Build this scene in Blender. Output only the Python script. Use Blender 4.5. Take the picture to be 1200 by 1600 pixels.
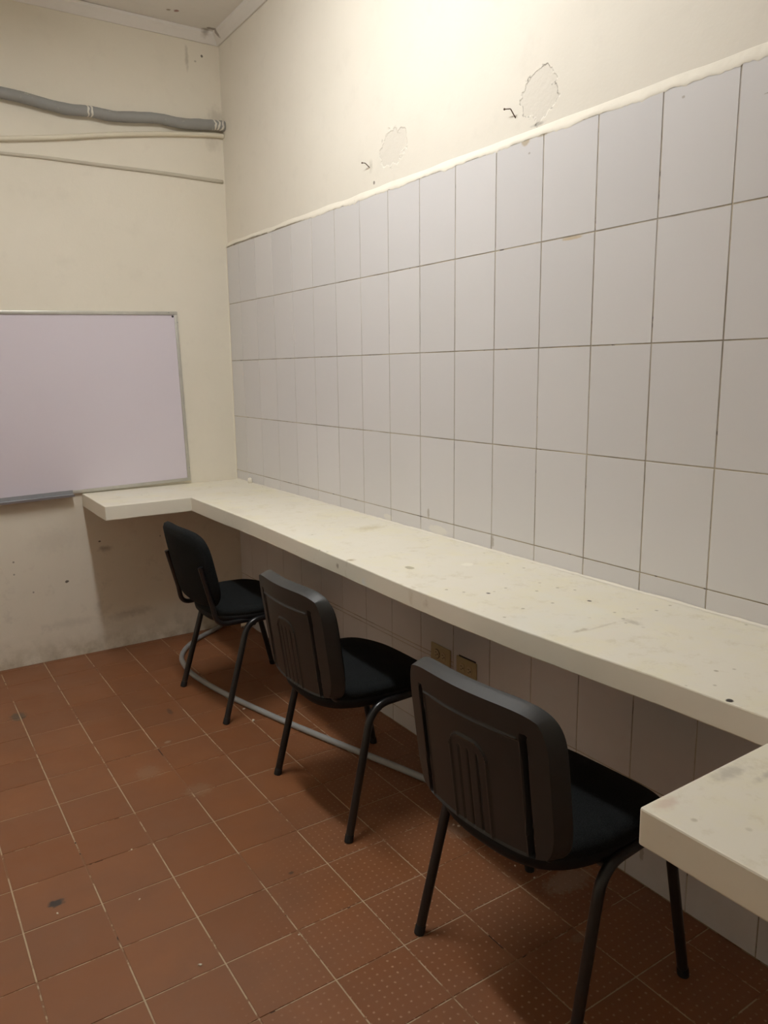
import bpy, bmesh, math, random
from mathutils import Vector, Matrix, noise
S = bpy.context.scene
for o in list(bpy.data.objects): bpy.data.objects.remove(o)

# ------------------------------------------------------------------ camera, world, light, exposure
cam_data = bpy.data.cameras.new('camera'); cam = bpy.data.objects.new('camera', cam_data)
S.collection.objects.link(cam); S.camera = cam
cam_data.sensor_fit = 'VERTICAL'; cam_data.sensor_height = 36; cam_data.lens = 1194.68*36/1600
R = Vector((0.83395,-0.55171,-0.01206)); U = Vector((0.11095,0.14623,0.98301)); F = Vector((0.54057,0.82112,-0.18316))
cam.matrix_world = Matrix(((R.x,U.x,-F.x,-1.66273),(R.y,U.y,-F.y,-4.02746),(R.z,U.z,-F.z,1.43998),(0,0,0,1)))
cam_data.clip_start = .02
S.view_settings.view_transform = 'Standard'; S.view_settings.look = 'None'
S.view_settings.exposure = 0.0; S.view_settings.gamma = 1; S.view_settings.use_curve_mapping = False
W = bpy.data.worlds.new('world'); S.world = W; W.use_nodes = True
W.node_tree.nodes['Background'].inputs[0].default_value = (.9,.95,1,1)
W.node_tree.nodes['Background'].inputs[1].default_value = 0.0
LAMP_X, LAMP_Y, LAMP_Z, LAMP_LEN, LAMP_POWER = -1.02, -1.85, 2.99, 1.2, 66.0
LAMP_COL = (1.0, .992, .965)

C = S.collection
S.cycles.diffuse_bounces = 8
# ------------------------------------------------------------------ helpers
def link(name, bm, mats, parent=None, smooth=False, angle=None):
    me = bpy.data.meshes.new(name); bm.normal_update(); bm.to_mesh(me); bm.free()
    for m in (mats if isinstance(mats, (list, tuple)) else [mats]): me.materials.append(m)
    o = bpy.data.objects.new(name, me); C.objects.link(o)
    if parent: o.parent = parent
    if smooth:
        for p in me.polygons: p.use_smooth = True
        if angle:
            bm2 = bmesh.new(); bm2.from_mesh(me)
            for e in bm2.edges:
                if len(e.link_faces) == 2 and e.calc_face_angle(0) > math.radians(angle): e.smooth = False
            bm2.to_mesh(me); bm2.free()
    return o
def tag(o, label, cat=None, group=None):
    o['label'] = label
    if cat: o['category'] = cat
    if group: o['group'] = group
    return o
def empty(name, loc=(0,0,0), rz=0):
    o = bpy.data.objects.new(name, None); C.objects.link(o); o.location = loc; o.rotation_euler = (0,0,rz)
    o.empty_display_size = .1
    return o
def struct(o): o['kind'] = 'structure'; return o
def box(bm, x0,x1,y0,y1,z0,z1, bev=0, mat=0):
    r = bmesh.ops.create_cube(bm, size=1)
    vs = r['verts']
    for v in vs:
        v.co = Vector(((x0+x1)/2+v.co.x*(x1-x0), (y0+y1)/2+v.co.y*(y1-y0), (z0+z1)/2+v.co.z*(z1-z0)))
    fs = list({f for v in vs for f in v.link_faces})
    for f in fs: f.material_index = mat
    if bev:
        es = list({e for v in vs for e in v.link_edges})
        bmesh.ops.bevel(bm, geom=es, offset=bev, segments=2, profile=.5, affect='EDGES')
def smoothpath(pts, n=10):
    """Catmull-Rom through points"""
    P = [Vector(p) for p in pts]; out = []
    for i in range(len(P)-1):
        p0 = P[i-1] if i else 2*P[0]-P[1]; p1 = P[i]; p2 = P[i+1]; p3 = P[i+2] if i+2 < len(P) else 2*P[-1]-P[-2]
        for k in range(n):
            t = k/n
            out.append(.5*((2*p1)+(p2-p0)*t+(2*p0-5*p1+4*p2-p3)*t*t+(3*p1-p0-3*p2+p3)*t**3))
    out.append(P[-1]); return out
def bendpath(pts, rad, n=8):
    """polyline with rounded corners"""
    P = [Vector(p) for p in pts]; out = [P[0]]
    for i in range(1, len(P)-1):
        a, b, c = P[i-1], P[i], P[i+1]
        r = rad[i-1] if isinstance(rad, (list,tuple)) else rad
        d1 = (a-b).normalized(); d2 = (c-b).normalized()
        th = d1.angle(d2); t = min(r/math.tan(th/2), (a-b).length*.49 if i > 1 else (a-b).length*.95, (c-b).length*.95)
        s = b+d1*t; e = b+d2*t
        for k in range(n+1):
            u = k/n; out.append(s*(1-u)**2+b*2*u*(1-u)+e*u*u)
    out.append(P[-1]); return out
def tube(bm, path, r, seg=14, cap=True, wob=None, ry=None, upv=None):
    P = [Vector(p) for p in path]; rings = []
    t0 = (P[1]-P[0]).normalized()
    n = upv.copy() if upv else t0.orthogonal().normalized()
    n = (n-t0*n.dot(t0)).normalized()
    for i, p in enumerate(P):
        t = (P[min(i+1, len(P)-1)]-P[max(i-1, 0)]).normalized()
        n = (n-t*n.dot(t)).normalized(); b = t.cross(n)
        rr = r[i] if isinstance(r, (list,tuple)) else r
        if wob: rr *= wob(i)
        rings.append([bm.verts.new(p+n*math.cos(a)*rr+b*math.sin(a)*(ry or rr)) for a in (2*math.pi*k/seg for k in range(seg))])
    for A, B in zip(rings, rings[1:]):
        for k in range(seg): bm.faces.new((A[k], A[(k+1)%seg], B[(k+1)%seg], B[k]))
    if cap:
        bm.faces.new(rings[0][::-1]); bm.faces.new(rings[-1])
    return rings
def grid(bm, nu, nv, f, flip=False, mat=0):
    V = [[bm.verts.new(f(i/nu, j/nv)) for j in range(nv+1)] for i in range(nu+1)]
    for i in range(nu):
        for j in range(nv):
            q = (V[i][j], V[i+1][j], V[i+1][j+1], V[i][j+1])
            fc = bm.faces.new(q[::-1] if flip else q); fc.material_index = mat
    return V
def sstep(a, b, x):
    t = max(0, min(1, (x-a)/(b-a))); return t*t*(3-2*t)

# ------------------------------------------------------------------ material helpers
class NT:
    def __init__(s, name):
        s.m = bpy.data.materials.new(name); s.m.use_nodes = True; s.t = s.m.node_tree; s.b = s.t.nodes['Principled BSDF']
        s.co = s.t.nodes.new('ShaderNodeTexCoord').outputs['Object']
    def n(s, typ, **kw):
        nd = s.t.nodes.new(typ)
        for k, v in kw.items(): setattr(nd, k, v)
        return nd
    def set(s, nd, i, v):
        if v is None: return
        if hasattr(v, 'is_output') or isinstance(v, bpy.types.NodeSocket): s.t.links.new(v, nd.inputs[i])
        else: nd.inputs[i].default_value = v
    def math(s, op, a, b=None, c=None, clamp=False):
        nd = s.n('ShaderNodeMath', operation=op, use_clamp=clamp); s.set(nd,0,a); s.set(nd,1,b); s.set(nd,2,c); return nd.outputs[0]
    def noise(s, scale, detail=3, rough=.5, vec=None, dist=0):
        nd = s.n('ShaderNodeTexNoise'); s.set(nd,'Vector',vec or s.co); nd.inputs['Scale'].default_value = scale
        nd.inputs['Detail'].default_value = detail; nd.inputs['Roughness'].default_value = rough; nd.inputs['Distortion'].default_value = dist
        return nd.outputs['Fac']
    def ramp(s, fac, a, b, lo=0., hi=1., smooth=False):
        nd = s.n('ShaderNodeMapRange', interpolation_type='SMOOTHSTEP' if smooth else 'LINEAR')
        s.set(nd,0,fac); s.set(nd,1,a); s.set(nd,2,b); s.set(nd,3,lo); s.set(nd,4,hi); return nd.outputs[0]
    def mix(s, fac, a, b, mode='MIX'):
        nd = s.n('ShaderNodeMix', data_type='RGBA', blend_type=mode); s.set(nd,0,fac)
        s.set(nd,6,(*a,1) if isinstance(a, tuple) else a); s.set(nd,7,(*b,1) if isinstance(b, tuple) else b); return nd.outputs[2]
    def out(s, col=None, rough=None, bump=None, bstr=.3, bdist=.002, spec=None, metal=None):
        if col is not None: s.set(s.b,'Base Color',(*col,1) if isinstance(col, tuple) else col)
        if rough is not None: s.set(s.b,'Roughness',rough)
        if spec is not None: s.set(s.b,'Specular IOR Level',spec)
        if metal is not None: s.set(s.b,'Metallic',metal)
        if bump is not None:
            nd = s.n('ShaderNodeBump'); nd.inputs['Strength'].default_value = bstr; nd.inputs['Distance'].default_value = bdist
            s.t.links.new(bump, nd.inputs['Height']); s.t.links.new(nd.outputs[0], s.b.inputs['Normal'])
        return s.m
    def sep(s):
        nd = s.n('ShaderNodeSeparateXYZ'); s.t.links.new(s.co, nd.inputs[0]); return nd.outputs
    def blob(s, cx, cy, cz, rx, ry, rz, soft=.3, wob=.5, ns=60):
        """1 inside a ragged-edged ellipsoid at a point, 0 outside"""
        nd = s.n('ShaderNodeVectorMath', operation='SUBTRACT'); s.t.links.new(s.co, nd.inputs[0]); nd.inputs[1].default_value = (cx,cy,cz)
        n2 = s.n('ShaderNodeVectorMath', operation='DIVIDE'); s.t.links.new(nd.outputs[0], n2.inputs[0]); n2.inputs[1].default_value = (rx,ry,rz)
        ln = s.n('ShaderNodeVectorMath', operation='LENGTH'); s.t.links.new(n2.outputs[0], ln.inputs[0])
        d = s.math('ADD', ln.outputs['Value'], s.math('MULTIPLY', s.math('SUBTRACT', s.noise(ns,3), .5), wob*2))
        return s.ramp(d, 1+soft/2, 1-soft/2, 0, 1, True)
def simple(name, col, rough=.5, metal=0, spec=.5, nscale=0, namt=.1, bump=0, bscale=200):
    t = NT(name)
    c = col
    if nscale: c = t.mix(t.noise(nscale,4), tuple(v*(1-namt) for v in col), tuple(min(1,v*(1+namt)) for v in col))
    return t.out(c, rough, t.noise(bscale,3) if bump else None, bump, .001, spec, metal)

# ---- painted plaster of the tiled-side wall
def plaster(name, base, dark, patches=(), spots=(), grime=None, sc=1.0):
    t = NT(name)
    c = t.mix(t.ramp(t.noise(1.6,5,.6),.35,.7), base, dark)
    c = t.mix(t.ramp(t.noise(9,5,.65),.55,.8,0,.35), c, tuple(v*.86 for v in dark))
    h = t.math('MULTIPLY', t.noise(14,6,.6), .6)
    h = t.math('ADD', h, t.math('MULTIPLY', t.noise(120,3), .12))
    for p in patches:
        m = t.blob(*p, soft=.12, wob=.62, ns=30)
        h = t.math('SUBTRACT', h, t.math('MULTIPLY', m, 1.5))
        h = t.math('ADD', h, t.math('MULTIPLY', t.math('MULTIPLY', m, t.noise(60,4)), .5))
        c = t.mix(t.math('MULTIPLY', m, .30), c, (.62,.58,.52))
        ring = t.math('MULTIPLY', t.math('MULTIPLY', m, t.math('SUBTRACT', 1.0, m)), 4.0)
        ring = t.math('MULTIPLY', ring, t.ramp(t.noise(45,3,.6),.46,.56))
        c = t.mix(t.math('MULTIPLY', ring, .75 if p[1] < -2 else .12), c, (.24,.21,.17))
    for sp in spots:
        m = t.blob(*sp[:6], soft=1.5 if len(sp) > 7 and sp[7] < .65 else .5, wob=.9, ns=45)
        c = t.mix(t.math('MULTIPLY', m, sp[7] if len(sp) > 7 else .8), c, sp[6])
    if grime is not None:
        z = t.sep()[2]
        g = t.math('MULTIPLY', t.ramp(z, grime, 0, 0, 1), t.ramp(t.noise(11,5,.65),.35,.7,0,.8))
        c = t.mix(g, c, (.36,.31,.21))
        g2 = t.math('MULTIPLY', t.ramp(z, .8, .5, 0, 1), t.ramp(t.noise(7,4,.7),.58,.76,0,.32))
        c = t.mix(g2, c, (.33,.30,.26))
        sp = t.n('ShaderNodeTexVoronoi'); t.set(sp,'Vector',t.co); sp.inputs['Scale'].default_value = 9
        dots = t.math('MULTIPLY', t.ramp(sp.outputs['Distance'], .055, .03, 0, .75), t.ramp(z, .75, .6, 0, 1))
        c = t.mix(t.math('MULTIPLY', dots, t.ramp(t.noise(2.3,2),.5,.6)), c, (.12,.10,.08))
    return t.out(c, .62, h, .55, .003, .35)
BRN = (.10,.08,.06)
M_plaster = plaster('painted_plaster', (.80,.76,.675), (.765,.725,.64),
    patches=[(.01,-1.575,2.235,1,.085,.062), (.01,-2.315,2.20,1,.068,.066)],
    spots=[(.01,-2.31,2.125,1,.02,.004,BRN,.5),
           (.01,-1.446,2.136,1,.006,.006,BRN,.7),(.01,-1.425,2.20,1,.012,.018,(.5,.46,.38),.6)])
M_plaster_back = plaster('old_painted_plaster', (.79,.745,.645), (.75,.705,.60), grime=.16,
    spots=[(-.945,0,.40,.009,1,.006,BRN,.9),(-.77,0,.586,.006,1,.004,BRN,.9),(-.747,0,.545,.028,1,.012,(.25,.21,.17),.6),
           (-.69,0,.17,.05,1,.02,(.3,.27,.22),.28),(-.60,0,.18,.07,1,.02,(.3,.27,.22),.32),(-.084,0,3.011,.006,1,.006,BRN,.9),
           (-.163,0,2.99,.008,1,.045,(.42,.38,.3),.6),(-.12,0,2.98,.005,1,.004,BRN,.5),(-1.0,0,.62,.09,1,.05,(.5,.46,.4),.2),
           (-.05,0,2.60,.03,1,.03,(.5,.46,.38),.4),(-.02,0,2.73,.04,1,.04,(.46,.42,.35),.5),(-.95,0,.18,.10,1,.02,(.4,.36,.3),.25)])
M_ceiling = plaster('ceiling_paint', (.77,.745,.71), (.73,.705,.67),
    spots=[(-.045,-.075,3.11,.035,.012,.1,(.16,.12,.09),.7),(-.075,-.05,3.09,.018,.02,.1,(.2,.15,.11),.6),(-.265,-.17,3.12,.012,.012,.1,(.22,.06,.04),.8),(-.30,-.16,3.12,.010,.008,.1,(.25,.2,.14),.8)])
M_mortar = plaster('mortar_ridge', (.84,.80,.70), (.79,.745,.65))

def tile_mat():
    t = NT('glazed_wall_tile')
    r = t.n('ShaderNodeNewGeometry').outputs['Random Per Island']
    c = t.mix(r, (.655,.645,.655), (.70,.688,.695))
    c = t.mix(t.ramp(t.noise(2.1,3),.4,.7,0,.5), c, (.66,.652,.65))
    for b in [(0,-2.275,2.090,1,.018,.016,(.45,.36,.22)),(0,-2.347,2.092,1,.03,.008,(.42,.34,.22)),(0,-2.47,1.792,1,.035,.005,(.55,.43,.25))]:
        c = t.mix(t.math('MULTIPLY', t.blob(*b[:6], soft=.5, wob=.5, ns=50), .7), c, b[6])
    for b in [(0,-1.86,.862,1,.055,.016),(0,-1.53,.86,1,.03,.012)]:
        c = t.mix(t.math('MULTIPLY', t.blob(*b, soft=.4, wob=.5, ns=50), .7), c, (.80,.78,.72))
    for b in [(0,-1.80,.915,1,.006,.02),(0,-2.155,.875,1,.006,.02),(0,-2.29,2.05,1,.004,.003),(0,-2.80,2.06,1,.004,.003),(0,-3.02,2.01,1,.014,.002),(0,-2.80,.09,1,.006,.022)]:
        c = t.mix(t.math('MULTIPLY', t.blob(*b, soft=.6, wob=.9, ns=120), .55), c, (.30,.26,.2))
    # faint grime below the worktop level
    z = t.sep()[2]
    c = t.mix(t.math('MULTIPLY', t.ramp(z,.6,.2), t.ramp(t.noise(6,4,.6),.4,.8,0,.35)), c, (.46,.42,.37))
    return t.out(c, .33, t.noise(7,2), .10, .002, .45)
M_tile = tile_mat()
def grout_mat():
    t = NT('wall_grout')
    c = t.mix(t.ramp(t.noise(4,4,.7),.40,.58), (.30,.26,.20), (.52,.46,.36))
    c = t.mix(t.ramp(t.noise(13,4,.7),.60,.66), c, (.15,.13,.11))
    c = t.mix(t.ramp(t.noise(2.3,3,.7,vec=None),.58,.66,0,.8), c, (.58,.55,.52))
    return t.out(c, .9)
M_grout = grout_mat()

def floor_mat():
    t = NT('terracotta_floor_tile')
    r = t.n('ShaderNodeNewGeometry').outputs['Random Per Island']
    c = t.mix(r, (.225,.085,.031), (.265,.106,.042))
    c = t.mix(t.ramp(t.noise(3.2,5,.65),.38,.68), c, (.215,.092,.042))
    c = t.mix(t.ramp(t.noise(22,4,.7),.5,.8,0,.35), c, (.235,.105,.055))
    x, y, z = t.sep()
    # moulded anti-slip dots, worn away where people walk
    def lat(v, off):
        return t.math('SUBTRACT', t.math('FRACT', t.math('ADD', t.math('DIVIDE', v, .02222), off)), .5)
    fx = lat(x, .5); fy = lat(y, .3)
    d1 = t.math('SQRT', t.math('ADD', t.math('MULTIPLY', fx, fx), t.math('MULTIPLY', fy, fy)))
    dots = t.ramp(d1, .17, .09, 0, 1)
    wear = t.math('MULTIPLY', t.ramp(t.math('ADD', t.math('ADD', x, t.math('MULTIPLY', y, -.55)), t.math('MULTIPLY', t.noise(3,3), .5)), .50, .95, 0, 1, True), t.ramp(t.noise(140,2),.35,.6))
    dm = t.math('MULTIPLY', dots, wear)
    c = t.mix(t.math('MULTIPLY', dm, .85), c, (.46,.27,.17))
    for b in [(-1.395,-1.949,0,.021,.013,1,(.035,.033,.032),.95),(-1.298,-.609,0,.030,.040,1,(.075,.065,.05),.75),
              (-.84,-1.20,0,.012,.008,1,(.4,.33,.25),.6),(-.866,-1.614,0,.045,.04,1,(.30,.19,.12),.35),(-.974,-1.392,0,.04,.05,1,(.30,.19,.12),.35),
              (-.24,-2.31,0,.06,.05,1,(.36,.26,.19),.45),(-.16,-2.68,0,.08,.04,1,(.36,.28,.22),.5),(-.30,-2.85,0,.03,.012,1,(.3,.2,.14),.4),
              (-.80,-2.2,0,.008,.006,1,(.05,.03,.02),.7),(-.745,-.93,0,.01,.03,1,(.06,.04,.03),.6)]:
        c = t.mix(t.math('MULTIPLY', t.blob(*b[:6], soft=.7, wob=.8, ns=70), b[7]), c, b[6])
    h = t.math('ADD', t.math('MULTIPLY', t.noise(9,3), .8), t.math('MULTIPLY', dm, .8))
    return t.out(c, t.ramp(t.noise(5,4),.3,.7,.38,.55), h, .35, .0018, .45)
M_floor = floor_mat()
def fgrout_mat():
    t = NT('floor_grout')
    c = t.mix(t.ramp(t.noise(3.7,5,.8),.52,.56), (.47,.36,.24), (.25,.13,.07))
    c = t.mix(t.ramp(t.noise(5.3,4,.75,vec=None),.625,.64), c, (.05,.025,.015))
    c = t.mix(t.ramp(t.noise(40,3),.55,.75,0,.5), c, (.22,.12,.07))
    return t.out(c, .9)
M_fgrout = fgrout_mat()

def counter_mat():
    t = NT('painted_concrete')
    x, y, z = t.sep()
    top = t.ramp(z, .838, .842)
    c = t.mix(t.ramp(t.noise(2.2,5,.6),.38,.66), (.83,.795,.69), (.80,.765,.66))
    c = t.mix(t.math('MULTIPLY', top, t.ramp(t.noise(5,5,.7),.46,.70,0,.75)), c, (.83,.785,.585))
    c = t.mix(t.math('MULTIPLY', top, t.ramp(t.noise(17,6,.75),.55,.76,0,.6)), c, (.60,.54,.37))
    c = t.mix(t.math('MULTIPLY', top, t.ramp(t.noise(3.1,4,.5),.60,.7,0,.5)), c, (.80,.80,.73))
    sp = t.n('ShaderNodeTexVoronoi'); t.set(sp,'Vector',t.co); sp.inputs['Scale'].default_value = 22
    pits = t.math('MULTIPLY', t.ramp(sp.outputs['Distance'], .13, .07, 0, 1), t.ramp(t.noise(5.3,3),.50,.58))
    c = t.mix(t.math('MULTIPLY', t.math('MULTIPLY', pits, top), .65), c, (.34,.30,.20))
    for b in [(-.432,-3.287,.844,.007,.007,1,(.03,.025,.02),1),(-.173,-2.728,.844,.005,.006,1,(.06,.05,.04),.9),(-.339,-2.523,.844,.005,.006,1,(.06,.05,.04),.9),
              (-.354,-2.178,.844,.012,.018,1,(.42,.38,.26),.8),(-.187,-2.251,.844,.02,.016,1,(.9,.87,.75),.9),
              (-.363,-2.872,.844,.02,.006,1,(.5,.45,.33),.7),(-.30,-2.88,.844,.05,.004,1,(.55,.5,.38),.5),
              (-.663,-3.434,.844,.03,.012,1,(.45,.42,.34),.6),(-.60,-3.47,.844,.05,.006,1,(.45,.42,.34),.6),(-.809,-3.431,.844,.02,.01,1,(.62,.45,.36),.5),
              (-.13,-1.60,.844,.05,.03,1,(.58,.52,.34),.6),(-.22,-2.9,.844,.012,.02,1,(.4,.36,.28),.5),(-.40,-.95,.844,.03,.07,1,(.70,.66,.56),.5),
              (-.47,-1.93,.815,.008,.008,.006,(.22,.18,.12),.7),(-.47,-2.10,.80,.008,.012,.012,(.75,.78,.78),.6),(-.47,-2.36,.82,.008,.012,.03,(.5,.42,.28),.5),(-.47,-2.43,.815,.008,.012,.012,(.4,.33,.22),.5),
              (-.45,-1.99,.842,.012,.01,1,(.35,.27,.12),.7)]:
        c = t.mix(t.math('MULTIPLY', t.blob(*b[:6], soft=.5 if b[7] > .75 else 1.5, wob=.45 if b[7] > .75 else 1.0, ns=70), b[7]), c, b[6])
    h = t.math('ADD', t.math('MULTIPLY', t.noise(12,5,.6), .7), t.math('MULTIPLY', pits, -.5))
    return t.out(c, t.ramp(t.noise(7,3),.3,.7,.45,.62), h, .35, .003, .4)
M_counter = counter_mat()
def fabric(name, col):
    t = NT(name)
    v = t.n('ShaderNodeTexVoronoi'); t.set(v,'Vector',t.co); v.inputs['Scale'].default_value = 420
    c = t.mix(t.ramp(v.outputs['Distance'],.1,.6), tuple(k*1.5 for k in col), tuple(k*.55 for k in col))
    c = t.mix(t.ramp(t.noise(18,4),.5,.8,0,.3), c, tuple(k*1.7 for k in col))
    return t.out(c, .9, v.outputs['Distance'], .4, .0008, .18)
M_fabric = fabric('black_fabric', (.0125,.0150,.0160))
M_plastic = simple('black_moulded_plastic', (.026,.0275,.0285), .42, 0, .5, 30, .15, .25, 900)
M_pan = simple('seat_pan_plastic', (.008,.008,.009), .65, 0, .25)
M_metal = simple('black_lacquered_tube', (.010,.010,.011), .30, 0, .6, 12, .3)
M_rubber = simple('black_rubber_foot', (.010,.010,.010), .7)
M_board = simple('whiteboard_enamel', (.70,.65,.725), .30, 0, .45, 1.5, .02)
M_alu = simple('aluminium_frame', (.56,.55,.50), .42, .55, .5, 30, .12)
M_tray = simple('grey_marker_tray', (.33,.34,.365), .42, .5, .5, 20, .1)
M_black = simple('black_ink', (.01,.01,.012), .5)
def pipe_mat():
    t = NT('grey_painted_pipe')
    c = t.mix(t.noise(7,4), (.25,.25,.24), (.33,.33,.315))
    c = t.mix(t.ramp(t.noise(30,4,.7),.64,.70,0,.8), c, (.48,.46,.40))
    for b in [(-.665,-.03,2.655,.016,.1,.1),(-.03,-.03,2.69,.03,.1,.1)]:
        wv = t.n('ShaderNodeTexWave', wave_type='BANDS', bands_direction='X'); t.set(wv,'Vector',t.co); wv.inputs['Scale'].default_value = 17; wv.inputs['Distortion'].default_value = 9
        c = t.mix(t.math('MULTIPLY', t.blob(*b, soft=.4, wob=.3), t.ramp(wv.outputs['Fac'],.5,.6)), c, (.72,.69,.62))
    return t.out(c, .6, t.noise(25,4), .5, .004, .4)
M_pipe = pipe_mat()
M_conduit = simple('grey_plastic_conduit', (.33,.34,.34), .38, 0, .5, 14, .12)
M_whitepipe = simple('painted_conduit', (.74,.69,.56), .5, 0, .5, 12, .05)
M_cable = simple('shade_grey_cable', (.55,.51,.42), .6, 0, .4, 12, .08)  # greyer than the wall: the shade under a ledge put into the colour
M_beige = simple('beige_outlet_plastic', (.46,.38,.215), .45, 0, .5, 20, .06)
M_beige2 = simple('pale_socket_plastic', (.52,.44,.27), .4, 0, .5)
M_white = simple('white_plastic', (.72,.68,.58), .5)
M_chip = simple('paint_flake', (.75,.68,.56), .8)
M_rust = simple('rusty_nail', (.10,.06,.035), .7, .4)
M_lamphouse = simple('white_enamel', (.8,.8,.78), .4)
t = NT('lamp_tube'); t.b.inputs['Base Color'].default_value = (1,1,1,1)
t.b.inputs['Emission Color'].default_value = (*LAMP_COL,1); t.b.inputs['Emission Strength'].default_value = LAMP_POWER
M_tube = t.m

# ------------------------------------------------------------------ room shell
CEIL = 3.12; XL = -3.0; YF = -5.2
bm = bmesh.new(); box(bm, XL-.15, .15, YF-.15, .15, -.12, -.0015)
floor = struct(link('floor', bm, M_fgrout))
def tiles(bm, rects, put, gap, depth, bev, rnd, tilt=0.0):
    """individually laid tiles: each a bevelled island standing depth above the grout"""
    for (a0,a1,b0,b1) in rects:
        g = gap/2; a0 += g; a1 -= g; b0 += g; b1 -= g
        if a1-a0 < .004 or b1-b0 < .004: continue
        ta = rnd.uniform(-tilt,tilt); tb = rnd.uniform(-tilt,tilt); ac=(a0+a1)/2; bc=(b0+b1)/2
        lo = [bm.verts.new(put(a,b,-depth-.0004)) for a,b in ((a0,b0),(a1,b0),(a1,b1),(a0,b1))]
        hi = [bm.verts.new(put(a,b,ta*(a-ac)+tb*(b-bc))) for a,b in ((a0+bev,b0+bev),(a1-bev,b0+bev),(a1-bev,b1-bev),(a0+bev,b1-bev))]
        bm.faces.new(hi)
        for k in range(4): bm.faces.new((lo[k], lo[(k+1)%4], hi[(k+1)%4], hi[k]))
rnd = random.Random(4)
bm = bmesh.new(); rects = []
xs = [-.89016+.20006*k for k in range(-11,6)]; ys = [-.43225-.19883*k for k in range(-3,25)]
for i in range(len(xs)-1):
    for j in range(len(ys)-1):
        a0, a1 = max(xs[i],XL), min(xs[i+1],0.0); b0, b1 = max(ys[j+1],YF), min(ys[j],0.0)
        if a1-a0 > .01 and b1-b0 > .01: rects.append((a0,a1,b0,b1))
tiles(bm, rects, lambda a,b,h: Vector((a,b,h)), .0036, .0012, .0007, rnd, .003)
for f in bm.faces: f.normal_update()
bmesh.ops.recalc_face_normals(bm, faces=bm.faces)
for f in bm.faces:
    if f.calc_area() > .001 and f.normal.z < 0: f.normal_flip()
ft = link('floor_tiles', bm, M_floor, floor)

bm = bmesh.new(); box(bm, XL-.15, .25, YF-.15, .15, CEIL, CEIL+.12); struct(link('ceiling', bm, M_ceiling))
bm = bmesh.new(); grid(bm, 60, 50, lambda u,v: Vector((XL-.15+u*(-XL+.40), .0015*noise.noise(Vector((u*9,0,v*9))), CEIL*v)))
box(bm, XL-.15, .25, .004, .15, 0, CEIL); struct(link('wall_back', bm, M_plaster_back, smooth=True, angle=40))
bm = bmesh.new(); box(bm, .010, .16, YF-.15, .004, 0, CEIL)
wr = struct(link('wall_right', bm, M_plaster))
bm = bmesh.new(); box(bm, XL-.15, XL, YF, .0, 0, CEIL); struct(link('wall_left', bm, M_plaster_back))
bm = bmesh.new(); box(bm, XL, .01, YF-.15, YF, 0, CEIL); struct(link('wall_front', bm, M_plaster_back))
# tile cladding on the right wall
TT = 2.090
bm = bmesh.new(); box(bm, .0014, .0102, YF, 0, 0, TT+.004); link('grout', bm, M_grout, wr)
bm = bmesh.new(); vy = [0.0]+[-.1592-.19895*k for k in range(0,26)]
zr_hi = [.60,.8971,1.1971,1.4971,1.7971,TT]
rects = []
for i in range(len(vy)-1):
    b1, b0 = vy[i], max(vy[i+1],YF)
    if b1-b0 < .01: continue
    for k in range(len(zr_hi)-1): rects.append((b0,b1,zr_hi[k] if k else .68,zr_hi[k+1]))
    if b1 > -.75: low = [0,.298,.68]
    elif b1 > -1.80: low = [0,.072,.366,.382,.68]
    else: low = [0,.297,.68]
    for k in range(len(low)-1): rects.append((b0,b1,low[k],low[k+1]))
tiles(bm, rects, lambda a,b,h: Vector((-h,a,b)), .0030, .0014, .0007, rnd, .0022)
bmesh.ops.recalc_face_normals(bm, faces=bm.faces)
for f in bm.faces:
    if f.calc_area() > .0005 and f.normal.x > 0: f.normal_flip()
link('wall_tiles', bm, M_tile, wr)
# ragged sloping mortar ridge over the tiles
def ridge(u, v):
    y = -u*(-YF); n1 = noise.noise(Vector((y*9,1.3,0)))+.7*noise.noise(Vector((y*33,4,0)))+.5*noise.noise(Vector((y*90,4,3))); n2 = noise.noise(Vector((y*6,8,0)))
    z0 = TT-.004-.007*max(-.4,n1)+(.010*sstep(-1.4,0,y)); z1 = TT+.026+.006*n2
    x = [-.0004,-.0014,.0010,.0099][min(3,int(round(v*3)))]
    return Vector((x+.0008*n1*(0<v<1), y, z0+(z1-z0)*[0,.10,.45,1][int(round(v*3))]))
bm = bmesh.new(); grid(bm, 900, 3, ridge, flip=True); link('mortar_ridge', bm, M_mortar, wr, smooth=True)
# smeared paint down the inside corner and along the worktop joint
def cornerstrip(u, v):
    z = .80+u*(TT-.80); n = noise.noise(Vector((z*11,3,7)))+.6*noise.noise(Vector((z*37,3,2)))
    w = .008+.006*n; return Vector((-.0012-(.004*(1-v)**2), -w*v-.0002, z))
bm = bmesh.new(); grid(bm, 260, 3, cornerstrip); link('corner_filler', bm, M_mortar, wr, smooth=True)
def joint(u, v):
    y = -u*3.9; n = noise.noise(Vector((y*10,5,1)))+.7*noise.noise(Vector((y*41,1,2)))
    w = .004+.003*n; return Vector((-.0010-.010*(1-v)**2-.002*max(0,n), y, .8445+max(.0015,w)*v))
bm = bmesh.new(); grid(bm, 900, 3, joint); JO = bm
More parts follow.
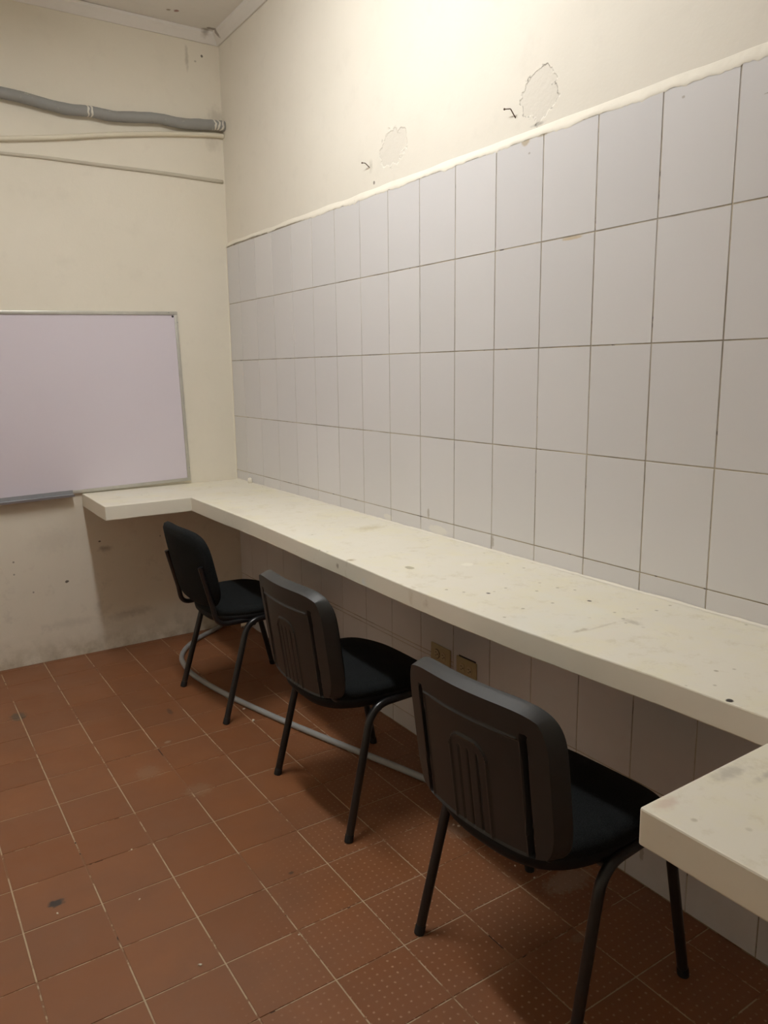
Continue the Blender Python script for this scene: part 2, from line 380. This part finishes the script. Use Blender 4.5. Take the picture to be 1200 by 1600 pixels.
# cornice trims
def trim(name, pts_along, depth_dir):
    prof = [(0,-.046),(.010,-.048),(.016,-.040),(.034,-.020),(.044,-.012),(.046,0),(0,0)]
    bm = bmesh.new(); A = [bm.verts.new(pts_along[0]+depth_dir*p+Vector((0,0,q))) for p,q in prof]
    B = [bm.verts.new(pts_along[1]+depth_dir*p+Vector((0,0,q))) for p,q in prof]
    k = len(prof)
    for i in range(k): bm.faces.new((A[i],A[(i+1)%k],B[(i+1)%k],B[i]))
    bm.faces.new(A); bm.faces.new(B[::-1]); bmesh.ops.recalc_face_normals(bm, faces=bm.faces)
    return struct(link(name, bm, M_ceiling))
trim('trim_1', (Vector((XL,.002,CEIL-.012)),Vector((.01,.002,CEIL))), Vector((0,-1,0)))
trim('trim_2', (Vector((.010,YF,CEIL)),Vector((.010,0,CEIL))), Vector((-1,0,0)))

# ------------------------------------------------------------------ concrete worktop (one continuous U)
HT = .844
def front_x(y):
    K = [(-.47,-.436),(-1.2,-.440),(-1.8,-.462),(-2.35,-.480),(-2.6,-.478),(-2.95,-.464),(-3.15,-.446),(-3.41,-.44)]
    for (ya,xa),(yb,xb) in zip(K,K[1:]):
        if yb <= y <= ya: return xa+(xb-xa)*(ya-y)/(ya-yb)
    return K[0][1]
def bot_z(y): return .777+.010*sstep(-.6,-2.2,y) if False else .777+.010*sstep(.6,2.2,-y)
outline = []
def seg(p, q, n):
    for k in range(n): outline.append((p[0]+(q[0]-p[0])*k/n, p[1]+(q[1]-p[1])*k/n))
seg((-.0005,-.0005),(-.838,-.0005),14); seg((-.838,-.0005),(-.843,-.482),10); seg((-.843,-.482),(-.436,-.470),10)
NY = 70
for k in range(NY): 
    y = -.470-(3.412-.470)*k/NY; outline.append((front_x(y), y))
seg((-.44,-3.412),(-.846,-3.417),12); seg((-.846,-3.417),(-.846,-3.93),14); seg((-.846,-3.93),(-.0005,-3.93),14); seg((-.0005,-3.93),(-.0005,-.0005),60)
bm = bmesh.new()
top = [bm.verts.new((x,y,HT)) for x,y in outline]; bot = [bm.verts.new((x,y,bot_z(y))) for x,y in outline]
bm.faces.new(top[::-1]); bm.faces.new(bot)
n = len(top)
for k in range(n): bm.faces.new((top[k],top[(k+1)%n],bot[(k+1)%n],bot[k]))
bmesh.ops.recalc_face_normals(bm, faces=bm.faces)
bm.edges.ensure_lookup_table()
hor = [e for e in bm.edges if abs(e.verts[0].co.z-e.verts[1].co.z) < .02]
ver = [e for e in bm.edges if abs(e.verts[0].co.z-e.verts[1].co.z) >= .02 and e.calc_face_angle(0) > .6]
bmesh.ops.bevel(bm, geom=hor+ver, offset=.0032, segments=2, profile=.5, affect='EDGES')
for v in bm.verts:
    nn = noise.noise(v.co*7)*.0016+noise.noise(v.co*25)*.0008
    if v.co.x < -.01 and v.co.y < -.01: v.co.x += nn
    if v.co.z < .83: v.co.z += noise.noise(v.co*5+Vector((3,3,3)))*.002
counter = link('concrete_counter', bm, M_counter, smooth=True, angle=15)
tag(counter, 'cream-painted concrete wall counter wrapping around three sides above the black chairs', 'counter')
link('joint_filler', JO, M_mortar, counter, smooth=True)

# ------------------------------------------------------------------ chairs
BW, BZ0, BZ1 = .226, .435, .797   # half width, bottom, top of the backrest
LEAN = [-.207,.132]
def back_x(z): return LEAN[0]-LEAN[1]*(z-.60)
def bulge(y, amt=.033): return -amt*(1-(y/BW)**2)
def sq_radius(th, a, bt, bb, e):
    """superellipse point; bt/bb exponents for upper and lower half"""
    c, s = math.cos(th), math.sin(th); ex = bt if s > 0 else bb
    r = (abs(c)**ex+abs(s)**ex)**(-1/ex); return c*r*a, s*r
def make_back_cushion(thick_front, thick_back, inset, fabric_back, dz=0, bt=5.2, bb=5.0):
    """padded panel; front face and (for the all-fabric chair) rounded rear"""
    bm = bmesh.new(); N = 96; zc = (BZ0+BZ1)/2+dz; hh = (BZ1-BZ0)/2-inset; hw = BW-inset*.6
    prof = [(0,thick_front),(.35,thick_front*1.0),(.70,thick_front*.97),(.86,thick_front*.84),(.95,thick_front*.55),(1.0,.0),
            (.97,-thick_back*.55),(.90,-thick_back*.85),(.72,-thick_back),(.35,-thick_back),(0,-thick_back)]
    rings = []
    for s, d in prof:
        if s == 0:
            rings.append([bm.verts.new((back_x(zc)+bulge(0)+d, 0, zc))]); continue
        ring = []
        for k in range(N):
            y, v = sq_radius(2*math.pi*k/N, 1, bt, bb, 0); y *= hw*s; z = zc+v*hh*s
            ring.append(bm.verts.new((back_x(z)+bulge(y)+d, y, z)))
        rings.append(ring)
    for A, B in zip(rings, rings[1:]):
        for k in range(N):
            a = (A[0],) if len(A)==1 else (A[(k+1)%N],A[k]); b = (B[0],) if len(B)==1 else (B[k],B[(k+1)%N])
            bm.faces.new(a+b)
    bmesh.ops.recalc_face_normals(bm, faces=bm.faces)
    return bm
def make_shell():
    """moulded rear cover: bevelled border, slots for the uprights, inner panel, arch and grooves"""
    bm = bmesh.new(); NU, NV = 150, 120; zc = (BZ0+BZ1)/2; hh = (BZ1-BZ0)/2
    def rel(y, z):
        v = z-zc; d = 0
        # recessed panel between the slots
        inp = sstep(.143,.149,abs(y)); ptop = .104
        if v < ptop: d += .0035*(1-inp)*sstep(ptop,ptop-.006,v)
        ridge = math.exp(-((v-ptop-.002)/.0030)**2)*(abs(y)<.143); d -= .0034*ridge
        # slots
        sl = sstep(.0080,.0055,abs(abs(y)-.158))*sstep(.122,.112,v); d += .016*sl
        # arch
        ay = y; top = .052-.030*(abs(ay)/.056)**4; rr = min(abs(abs(ay)-.056), 9)
        if v < top+.004 and abs(ay) < .062: 
            d -= .0042*math.exp(-((abs(ay)-.056)/.0035)**2)*sstep(top+.006,top-.010,v)
        if abs(ay) < .058: d -= .0040*math.exp(-((v-top)/.0035)**2)
        for g in (-.028,0,.028):
            d += .0040*math.exp(-((ay-g)/.0024)**2)*sstep(top-.020,top-.034,v)
        return d
    V = {}
    def pt(i, j):
        # square -> superellipse mapping
        u = 2*i/NU-1; v = 2*j/NV-1
        m = max(abs(u),abs(v))
        if m < 1e-9: return 0,0,0
        th = math.atan2(v,u); r0 = 1/max(abs(math.cos(th)),abs(math.sin(th)))
        c, s = math.cos(th), math.sin(th); ex = 5.4
        r1 = (abs(c)**ex+abs(s)**ex)**(-1/ex)
        k = math.hypot(u,v)/r0
        f = r1*k*(k**4)+ (1-k**4)*math.hypot(u,v)  # keep the interior square so details stay straight
        return c*f, s*f, k
    for i in range(NU+1):
        for j in range(NV+1):
            a, b, k = pt(i,j); y = a*BW; z = zc+b*hh
            edge = min(BW*(1-abs(a)) if True else 0, 1)
            bord = sstep(.845,1.0,k); 
            d = rel(y,z)*(1-sstep(.9,.93,k)) + .034*max(0,(k-.9333)/.0667)
            V[i,j] = bm.verts.new((back_x(z)+bulge(y)-.034+d, y, z))
    for i in range(NU):
        for j in range(NV): bm.faces.new((V[i,j],V[i,j+1],V[i+1,j+1],V[i+1,j]))
    # rim wall wrapping to the cushion
    loop = [(i,0) for i in range(NU)]+[(NU,j) for j in range(NV)]+[(i,NV) for i in range(NU,0,-1)]+[(0,j) for j in range(NV,0,-1)]
    rim = [bm.verts.new(V[k].co+Vector((.003,0,0))) for k in loop]
    rim2 = [bm.verts.new(Vector((v.co.x, v.co.y*.97, zc+(v.co.z-zc)*.965))) for v in rim]
    n = len(loop)
    for k in range(n):
        a, b = V[loop[k]], V[loop[(k+1)%n]]
        bm.faces.new((a,b,rim[(k+1)%n],rim[k])); bm.faces.new((rim[k],rim[(k+1)%n],rim2[(k+1)%n],rim2[k]))
    bmesh.ops.recalc_face_normals(bm, faces=bm.faces)
    return bm
def seat_outline(th, xr, xf, hw):
    c, s = math.cos(th), math.sin(th); ex = 4.2 if c > 0 else 2.75
    r = (abs(c)**ex+abs(s)**3.6)**(-1/ex) if False else (abs(c)**ex+abs(s)**ex)**(-1/ex)
    xc = (xr+xf)/2; return xc+c*r*(xf-xr)/2, s*r*hw
def seat_mesh(xr, xf, hw, ztop, zbot, crown, pr):
    bm = bmesh.new(); N = 96
    def dz(x, y):
        return -.034*sstep(.05,.24,x)**1.4 + .010*(y/hw)**2*sstep(.20,-.05,x) - .004*sstep(-.12,-.24,x)
    rings = []
    for s, f in pr:
        z0 = zbot+(ztop-zbot)*f
        if s == 0:
            x = (xr+xf)/2; rings.append([bm.verts.new((x,0,z0+dz(x,0)))]); continue
        ring = []
        for k in range(N):
            x, y = seat_outline(2*math.pi*k/N, xr, xf, hw); x = (xr+xf)/2+(x-(xr+xf)/2)*s; y *= s
            ring.append(bm.verts.new((x,y,z0+dz(x,y)+noise.noise(Vector((x*9,y*9,f)))*.0012)))
        rings.append(ring)
    for A, B in zip(rings, rings[1:]):
        for k in range(N):
            a = (A[0],) if len(A)==1 else (A[(k+1)%N],A[k]); b = (B[0],) if len(B)==1 else (B[k],B[(k+1)%N])
            bm.faces.new(a+b)
    bmesh.ops.recalc_face_normals(bm, faces=bm.faces)
    return bm
def make_chair(label, rear, front, hw_foot, hw_top, shell, group=None, xr=-.238):
    root = empty('visitor_chair'); tag(root, label, 'chair', group)
    RT = .0128; ZR = .417
    for s in (-1, 1):
        up = Vector((0,1,0))
        foot_r = Vector((rear, s*hw_foot, 0)); foot_f = Vector((front, s*hw_foot, 0))
        br = Vector((-.104, s*hw_top, ZR)); bf = Vector((.128, s*hw_top, ZR+.006))
        path = bendpath([foot_r, br, bf, foot_f], [.085,.07], 12)
        mid_a = next(i for i,p in enumerate(path) if i and p.x > -.050); mid_b = max(i for i,p in enumerate(path) if p.x < .075 or i <= mid_a)
        mb = [i for i,p in enumerate(path) if i > mid_a and p.z > ZR and p.x < .10]
        iA = 13; iB = 14   # bend samples end / begin
        for kind, seg_ in (('leg', path[:iA+1]), ('side_rail', path[iA:iB+1]), ('leg', path[iB:])):
            bm = bmesh.new(); tube(bm, seg_, RT, 16, upv=up); o = link(kind, bm, M_metal, root, smooth=True, angle=50)
            if kind == 'leg':
                foot = foot_r if seg_[0] == path[0] else foot_f; d = ((seg_[1]-seg_[0]) if foot is foot_r else (seg_[-2]-seg_[-1])).normalized()
                bm = bmesh.new(); tube(bm, [foot-d*0, foot+d*.004, foot+d*.022, foot+d*.024], [.0137,.0140,.0137,.0130], 16)
                for v in bm.verts: v.co.z = max(v.co.z, 0)
                link('foot_cap', bm, M_rubber, o, smooth=True, angle=50)
        # uprights behind (or inside) the backrest, bending forward under the seat
        ys = .156 if shell else .190; off = .036 if shell else .046
        ztop = .70 if shell else .668
        P = [Vector((back_x(ztop)+bulge(ys)*.3-off+.004, s*ys, ztop)), Vector((back_x(.50)-off+.008, s*ys, .50)), Vector((-.198 if shell else -.226, s*(ys+.008), .428 if shell else .416)), Vector((-.04, s*(ys+.02), .424 if shell else .416))]
        if shell: P[0].x += .014; P[1].x += .012
        bm = bmesh.new(); tube(bm, bendpath(P, [.05,.055], 8), .0105, 14, upv=up); link('back_upright', bm, M_metal, root, smooth=True, angle=50)
    for x in (-.075, .085):
        bm = bmesh.new(); tube(bm, [(x,-hw_top,ZR-.014),(x,hw_top,ZR-.014)], .010, 12); link('cross_bar', bm, M_metal, root, smooth=True, angle=50)
    pr = [(0,1),(.5,1.0),(.80,.97),(.92,.86),(.985,.62),(1.0,.40),(.985,.12),(.955,0)]
    bm = seat_mesh(xr,.222,.232,.474,.426,0,pr); link('seat', bm, M_fabric, root, smooth=True)
    pr = [(.975,1),(1.0,.85),(.985,.55),(.93,.22),(.80,.03),(.5,0),(0,0)]
    bm = seat_mesh(xr,.220,.231,.436,.388,0,pr); link('seat_pan', bm, M_pan, root, smooth=True)
    if shell:
        link('backrest', make_back_cushion(.030,.016,.003,False), M_fabric, root, smooth=True)
        o = link('back_cover', make_shell(), M_plastic, root, smooth=True, angle=28); o['label'] = 'dark grey moulded plastic back cover'
    else:
        link('backrest', make_back_cushion(.024,.030,.010,True,.026,4.6,3.9), M_fabric, root, smooth=True)
    return root
c2 = make_chair('black visitor chair with plastic back cover, middle of three along the counter', -.208, .208, .247, .232, True, 'chairs along the counter')
c2.location = (-.379,-1.918,0); c2.rotation_euler = (0,0,math.radians(0.5))
def copy_tree(o, parent=None):
    c = o.copy(); C.objects.link(c); c.parent = parent
    for ch in [q for q in bpy.data.objects if q.parent == o]: copy_tree(ch, c)
    return c
c3 = copy_tree(c2); c3['label'] = 'largest, nearest black visitor chair, partly tucked behind the near end of the counter'
c3.location = (-.413,-2.842,0); c3.rotation_euler = (0,0,math.radians(3.2))
LEAN[:] = [-.224,.21]
c1 = make_chair('black visitor chair with all-fabric back and bare uprights, in the far corner', -.230, .235, .240, .226, False, 'chairs along the counter', -.212)
c1.location = (-.368,-.935,0); c1.rotation_euler = (0,0,math.radians(2.0))

# ------------------------------------------------------------------ whiteboard
wb = empty('whiteboard', (-.273,0,.861)); wb.rotation_euler = (0,math.radians(-1.35),0)
tag(wb, 'lilac-white dry-erase board in aluminium frame hanging slightly tilted on the back wall', 'whiteboard')
WW, WH, FW, FD = 1.25, .889, .017, .016
bm = bmesh.new(); box(bm, -WW+FW*.5, -FW*.5, -.010, -.003, FW*.5, WH-FW*.5); link('board_panel', bm, M_board, wb)
def fr(x0,x1,z0,z1,name='frame_rail'):
    bm = bmesh.new(); box(bm, x0,x1,-FD,-.002,z0,z1,.0018)
    return link(name, bm, M_alu, wb, smooth=True, angle=30)
fr(-WW,0,WH-FW,WH); fr(-WW,0,0,FW); fr(-FW,0,FW,WH-FW); fr(-WW,-WW+FW,FW,WH-FW)
bm = bmesh.new()
prof = [(-.016,.020),(-.019,.020),(-.021,.002),(-.050,-.003),(-.053,.004),(-.056,.003),(-.054,-.008),(-.016,-.006)]
L0, L1 = -WW+.02, -.610
A = [bm.verts.new((L0,a,b)) for a,b in prof]; B = [bm.verts.new((L1,a,b)) for a,b in prof]
for i in range(len(prof)): bm.faces.new((A[i],A[(i+1)%8],B[(i+1)%8],B[i]))
bm.faces.new(A); bm.faces.new(B[::-1]); bmesh.ops.recalc_face_normals(bm, faces=bm.faces)
o = link('marker_tray', bm, M_tray, wb); o['label'] = 'grey metal marker tray'
bm = bmesh.new()   # dark corner mark on the enamel
for k in range(2):
    pass
pts = [(math.cos(a)*.0058,math.sin(a)*.0058) for a in [math.radians(100+i*20) for i in range(15)]]
vs = [bm.verts.new((-FW-.008+x,-.0106,WH-FW-.008+z)) for x,z in pts]; f = bm.faces.new(vs)
r = bmesh.ops.extrude_face_region(bm, geom=[f]); 
for v in [g for g in r['geom'] if isinstance(g, bmesh.types.BMVert)]: v.co.y += .0010
bmesh.ops.recalc_face_normals(bm, faces=bm.faces); link('corner_mark', bm, M_black, wb)
for x, z in ((-.045,WH-.006),(-.004,WH-.055),(-.004,.07)):
    bm = bmesh.new(); bmesh.ops.create_cone(bm, cap_ends=True, segments=12, radius1=.0028, radius2=.0022, depth=.002, matrix=Matrix.Translation((x,-FD-.0008,z))@Matrix.Rotation(math.pi/2,4,'X'))
    link('screw', bm, M_tray, wb, smooth=True, angle=40)

# ------------------------------------------------------------------ pipes and cable on the back wall
P = smoothpath([(XL,-.028,2.78),(-2.2,-.028,2.74),(-1.5,-.028,2.70),(-1.18,-.028,2.683),(-1.041,-.028,2.670),(-.95,-.028,2.664),(-.857,-.028,2.653),(-.76,-.028,2.646),(-.66,-.028,2.652),(-.557,-.028,2.648),(-.449,-.028,2.660),(-.339,-.028,2.672),(-.226,-.028,2.668),(-.108,-.028,2.679),(-.03,-.028,2.687),(.008,-.028,2.688)], 14)
bm = bmesh.new(); tube(bm, P, .0250, 20, wob=lambda i: 1+.10*noise.noise(Vector((i*.12,0,0)))+.03*noise.noise(Vector((i*.7,5,0))))
tag(link('grey_pipe', bm, M_pipe, smooth=True), 'thick uneven grey pipe with paint scrapes, running high across the back wall', 'pipe')
P = smoothpath([(XL,-.013,2.450),(-1.45,-.013,2.449),(-1.22,-.013,2.456),(-1.059,-.013,2.480),(-.812,-.013,2.521),(-.562,-.013,2.569),(-.294,-.013,2.612),(-.06,-.013,2.640),(.008,-.013,2.643)], 14)
bm = bmesh.new(); tube(bm, P, .0115, 14)
tag(link('painted_conduit', bm, M_whitepipe, smooth=True), 'thin cream conduit rising to the corner just below the thick grey pipe', 'pipe')
P = smoothpath([(XL,-.003,2.40),(-1.8,-.003,2.41),(-1.063,-.003,2.421),(-.875,-.003,2.426),(-.646,-.003,2.425),(-.336,-.003,2.425),(-.004,-.003,2.420)], 14)
bm = bmesh.new(); tube(bm, P, .0075, 12, wob=lambda i: .8+.006*i)  # low strip drawn as a cable where a shaded ledge line runs
tag(link('shade_grey_cable', bm, M_cable, smooth=True), 'lowest and thinnest line on the back wall, a cable strip greyed with the shade of a ledge, above the whiteboard', 'cable')

# ------------------------------------------------------------------ conduit lying on the floor
P = smoothpath([(-.09,-.012,.085),(-.11,-.014,.045),(-.16,-.035,.016),(-.24,-.085,.0125),(-.329,-.146,.0125),(-.44,-.26,.0125),(-.503,-.38,.0125),(-.526,-.50,.0125),(-.530,-.63,.0125),(-.513,-.78,.0125),(-.487,-.93,.0125),(-.445,-1.115,.0125),(-.395,-1.308,.0125),(-.345,-1.48,.0125),(-.285,-1.68,.0125),(-.225,-1.87,.0125),(-.178,-2.03,.0125),(-.150,-2.13,.0125)], 10)
bm = bmesh.new(); tube(bm, P, .0122, 16)
tag(link('floor_conduit', bm, M_conduit, smooth=True, angle=60), 'loose grey plastic conduit curving over the floor behind the chair legs', 'conduit')
# white plastic fitting in the corner
st = empty('pipe_fitting', (-.045,-.10,0)); tag(st, 'small white plastic plug lying in the floor corner under the counter', 'fitting')
bm = bmesh.new(); bmesh.ops.create_cone(bm, cap_ends=True, segments=20, radius1=.014, radius2=.014, depth=.03, matrix=Matrix.Translation((0,0,.0155))@Matrix.Rotation(math.radians(70),4,'Z')@Matrix.Rotation(math.pi/2,4,'X'))
bmesh.ops.bevel(bm, geom=bm.edges[:], offset=.002, segments=2, affect='EDGES'); link('plug_body', bm, M_white, st, smooth=True, angle=40)
for dx in (-.005,.005):
    bm = bmesh.new(); box(bm, dx-.0012-.012, dx+.0012-.012, -.024, -.0165, .014, .017); link('prong', bm, M_black, st)
# plaster lump on the worktop in the corner
bm = bmesh.new(); bmesh.ops.create_icosphere(bm, subdivisions=4, radius=1)
for v in bm.verts:
    n_ = 1+.28*noise.noise(v.co*2.1)+.12*noise.noise(v.co*5)
    v.co = Vector((-.008+v.co.x*.010*n_, -.197+v.co.y*.019*n_, .856+v.co.z*.017*n_))
    v.co.z = max(v.co.z,.8442); v.co.x = min(v.co.x,-.0002)
tag(link('plaster_lump', bm, M_mortar, smooth=True), 'small rough cream plaster lump on the counter against the tiles near the far corner', 'plaster')

# ------------------------------------------------------------------ power outlets
def outlet(yc, zc, w, h, label, tilt=0, gap=False):
    root = empty('power_outlet', (0,yc,zc)); root.rotation_euler = (math.radians(tilt),0,0); tag(root, label, 'outlet', 'beige power outlets under the counter')
    bm = bmesh.new(); box(bm, -.0062, .0, -w/2, w/2, -h/2, h/2, .0022); link('plate', bm, M_beige, root, smooth=True, angle=35)
    for s in (1,-1):
        bm = bmesh.new()
        bmesh.ops.create_cone(bm, cap_ends=True, segments=28, radius1=.0165, radius2=.0160, depth=.003, matrix=Matrix.Translation((-.0070,s*.0205,0))@Matrix.Rotation(-math.pi/2,4,'Y'))
        for v in bm.verts: v.co.y = s*.0205+max(-.0125,min(.0125,v.co.y-s*.0205))
        so = link('socket', bm, M_beige2, root, smooth=True, angle=35)
        for dz_, hh_ in ((.0062,.0078),(-.0062,.0064)):
            bm = bmesh.new(); box(bm, -.0092, -.0080, s*.0205+.0030-hh_/2, s*.0205+.0030+hh_/2, dz_-.0010, dz_+.0010); link('slot', bm, M_black, so)
        bm = bmesh.new(); bmesh.ops.create_cone(bm, cap_ends=True, segments=12, radius1=.0025, radius2=.0025, depth=.0012, matrix=Matrix.Translation((-.0086,s*.0205-.0062,0))@Matrix.Rotation(math.pi/2,4,'Y')); link('ground_hole', bm, M_black, so)
        if gap and s == 1:
            bm = bmesh.new()
            ring = [(.0178,0)]
            tube(bm, [Vector((-.0064,.0205+math.cos(a)*.0172,math.sin(a)*.0172)) for a in [math.radians(60+i*8) for i in range(30)]], .0012, 6); link('socket_gap', bm, M_black, so)
    bm = bmesh.new(); bmesh.ops.create_cone(bm, cap_ends=True, segments=12, radius1=.0030, radius2=.0026, depth=.0014, matrix=Matrix.Translation((-.0068,0,0))@Matrix.Rotation(-math.pi/2,4,'Y')); link('screw', bm, M_beige2, root)
    return root
o1 = outlet(-1.880, .390, .116, .072, 'left beige wall outlet with a dark gap around one socket, beyond the nearest chair', 1.0, True)
o2 = outlet(-2.030, .384, .110, .074, 'right beige wall outlet with a black slit showing above its plate', -.5)
bm = bmesh.new(); box(bm, -.0018, -.0002, -.048, .045, .036, .0415); link('wall_box_gap', bm, M_black, o2)

# ------------------------------------------------------------------ nails in the plaster, paint chips on the floor
def nail(pts, label):
    bm = bmesh.new(); tube(bm, bendpath(pts,.003,4), .0016, 8); q = Vector(pts[0])
    bmesh.ops.create_icosphere(bm, subdivisions=2, radius=.0032, matrix=Matrix.Translation(q))
    tag(link('nail', bm, M_rust, smooth=True), label, 'nail')
nail([(-.012,-1.398,2.214),(-.008,-1.414,2.210),(.012,-1.416,2.195)], 'bent rusty nail in the plaster left of the paler peeling patch')
nail([(-.012,-2.194,2.192),(-.010,-2.218,2.187),(.012,-2.218,2.164)], 'bent rusty nail in the plaster beside the larger flaking patch')
def chip_mesh(seed, s):
    r = random.Random(seed); bm = bmesh.new(); k = 7
    pts = [(math.cos(2*math.pi*i/k)*s*r.uniform(.6,1.3), math.sin(2*math.pi*i/k)*s*r.uniform(.4,1)) for i in range(k)]
    a = [bm.verts.new((x,y,0)) for x,y in pts]; b = [bm.verts.new((x*.85,y*.85,s*.42+r.uniform(0,.0008))) for x,y in pts]
    bm.faces.new(a[::-1]); bm.faces.new(b)
    for i in range(k): bm.faces.new((a[i],a[(i+1)%k],b[(i+1)%k],b[i]))
    return bm
chips = [(-.472,-1.095,.006),(-.484,-1.222,.009),(-1.145,-2.391,.005),(-1.155,-1.825,.004),(-1.401,-1.997,.004),(-.229,-2.216,.006),(-.235,-2.196,.004),
         (-.252,-2.298,.0065),(-.240,-2.305,.005),(-.224,-2.320,.006),(-.212,-2.345,.005),(-.195,-2.357,.004),(-.262,-2.283,.005),(-.22,-2.30,.004),
         (-.896,-2.437,.003),(-1.20,-2.065,.003),(-.241,-2.546,.004),(-.233,-2.617,.004)]
LAB = {0:'white paint crumb on the floor beside the conduit, behind the farthest chair',1:'olive-grey paint flake on a grout line near the farthest chair',2:'pale fleck on the floor tile left of the nearest chair'}
for i, (x, y, s) in enumerate(chips):
    o = link('paint_chip', chip_mesh(i, s), M_chip); o.location = (x,y,.0006); o.rotation_euler = (0,0,i*1.3)
    if i in LAB: tag(o, LAB[i], 'debris')
    elif -.27 < x < -.18 and y > -2.4: tag(o, 'tiny white plaster crumb in the cluster on the floor behind the nearest chair leg', 'debris', 'plaster crumbs by the nearest chair')
    elif x > -.27: tag(o, 'tiny white crumb on the floor beneath the seat of the nearest chair', 'debris', 'crumbs under the nearest seat')
    else: tag(o, 'tiny pale speck on the open floor at lower left', 'debris', 'specks on the open floor')

# ------------------------------------------------------------------ ceiling lamp above the room (out of frame)
lamp = empty('fluorescent_lamp', (LAMP_X,LAMP_Y,CEIL)); tag(lamp, 'white fluorescent ceiling lamp with a long glowing diffuser above the room', 'lamp')
bm = bmesh.new(); box(bm, -.075,.075,-LAMP_LEN/2-.03,LAMP_LEN/2+.03,-.045,0,.004); link('housing', bm, M_lamphouse, lamp)
bm = bmesh.new(); box(bm, -.060,.060,-LAMP_LEN/2,LAMP_LEN/2,-.084,-.046,.015); link('diffuser', bm, M_tube, lamp)
for s in (-1,1):
    bm = bmesh.new(); box(bm, -.070,.070,s*(LAMP_LEN/2+.012)-.010,s*(LAMP_LEN/2+.012)+.010,-.088,-.046,.003); link('end_cap', bm, M_lamphouse, lamp)
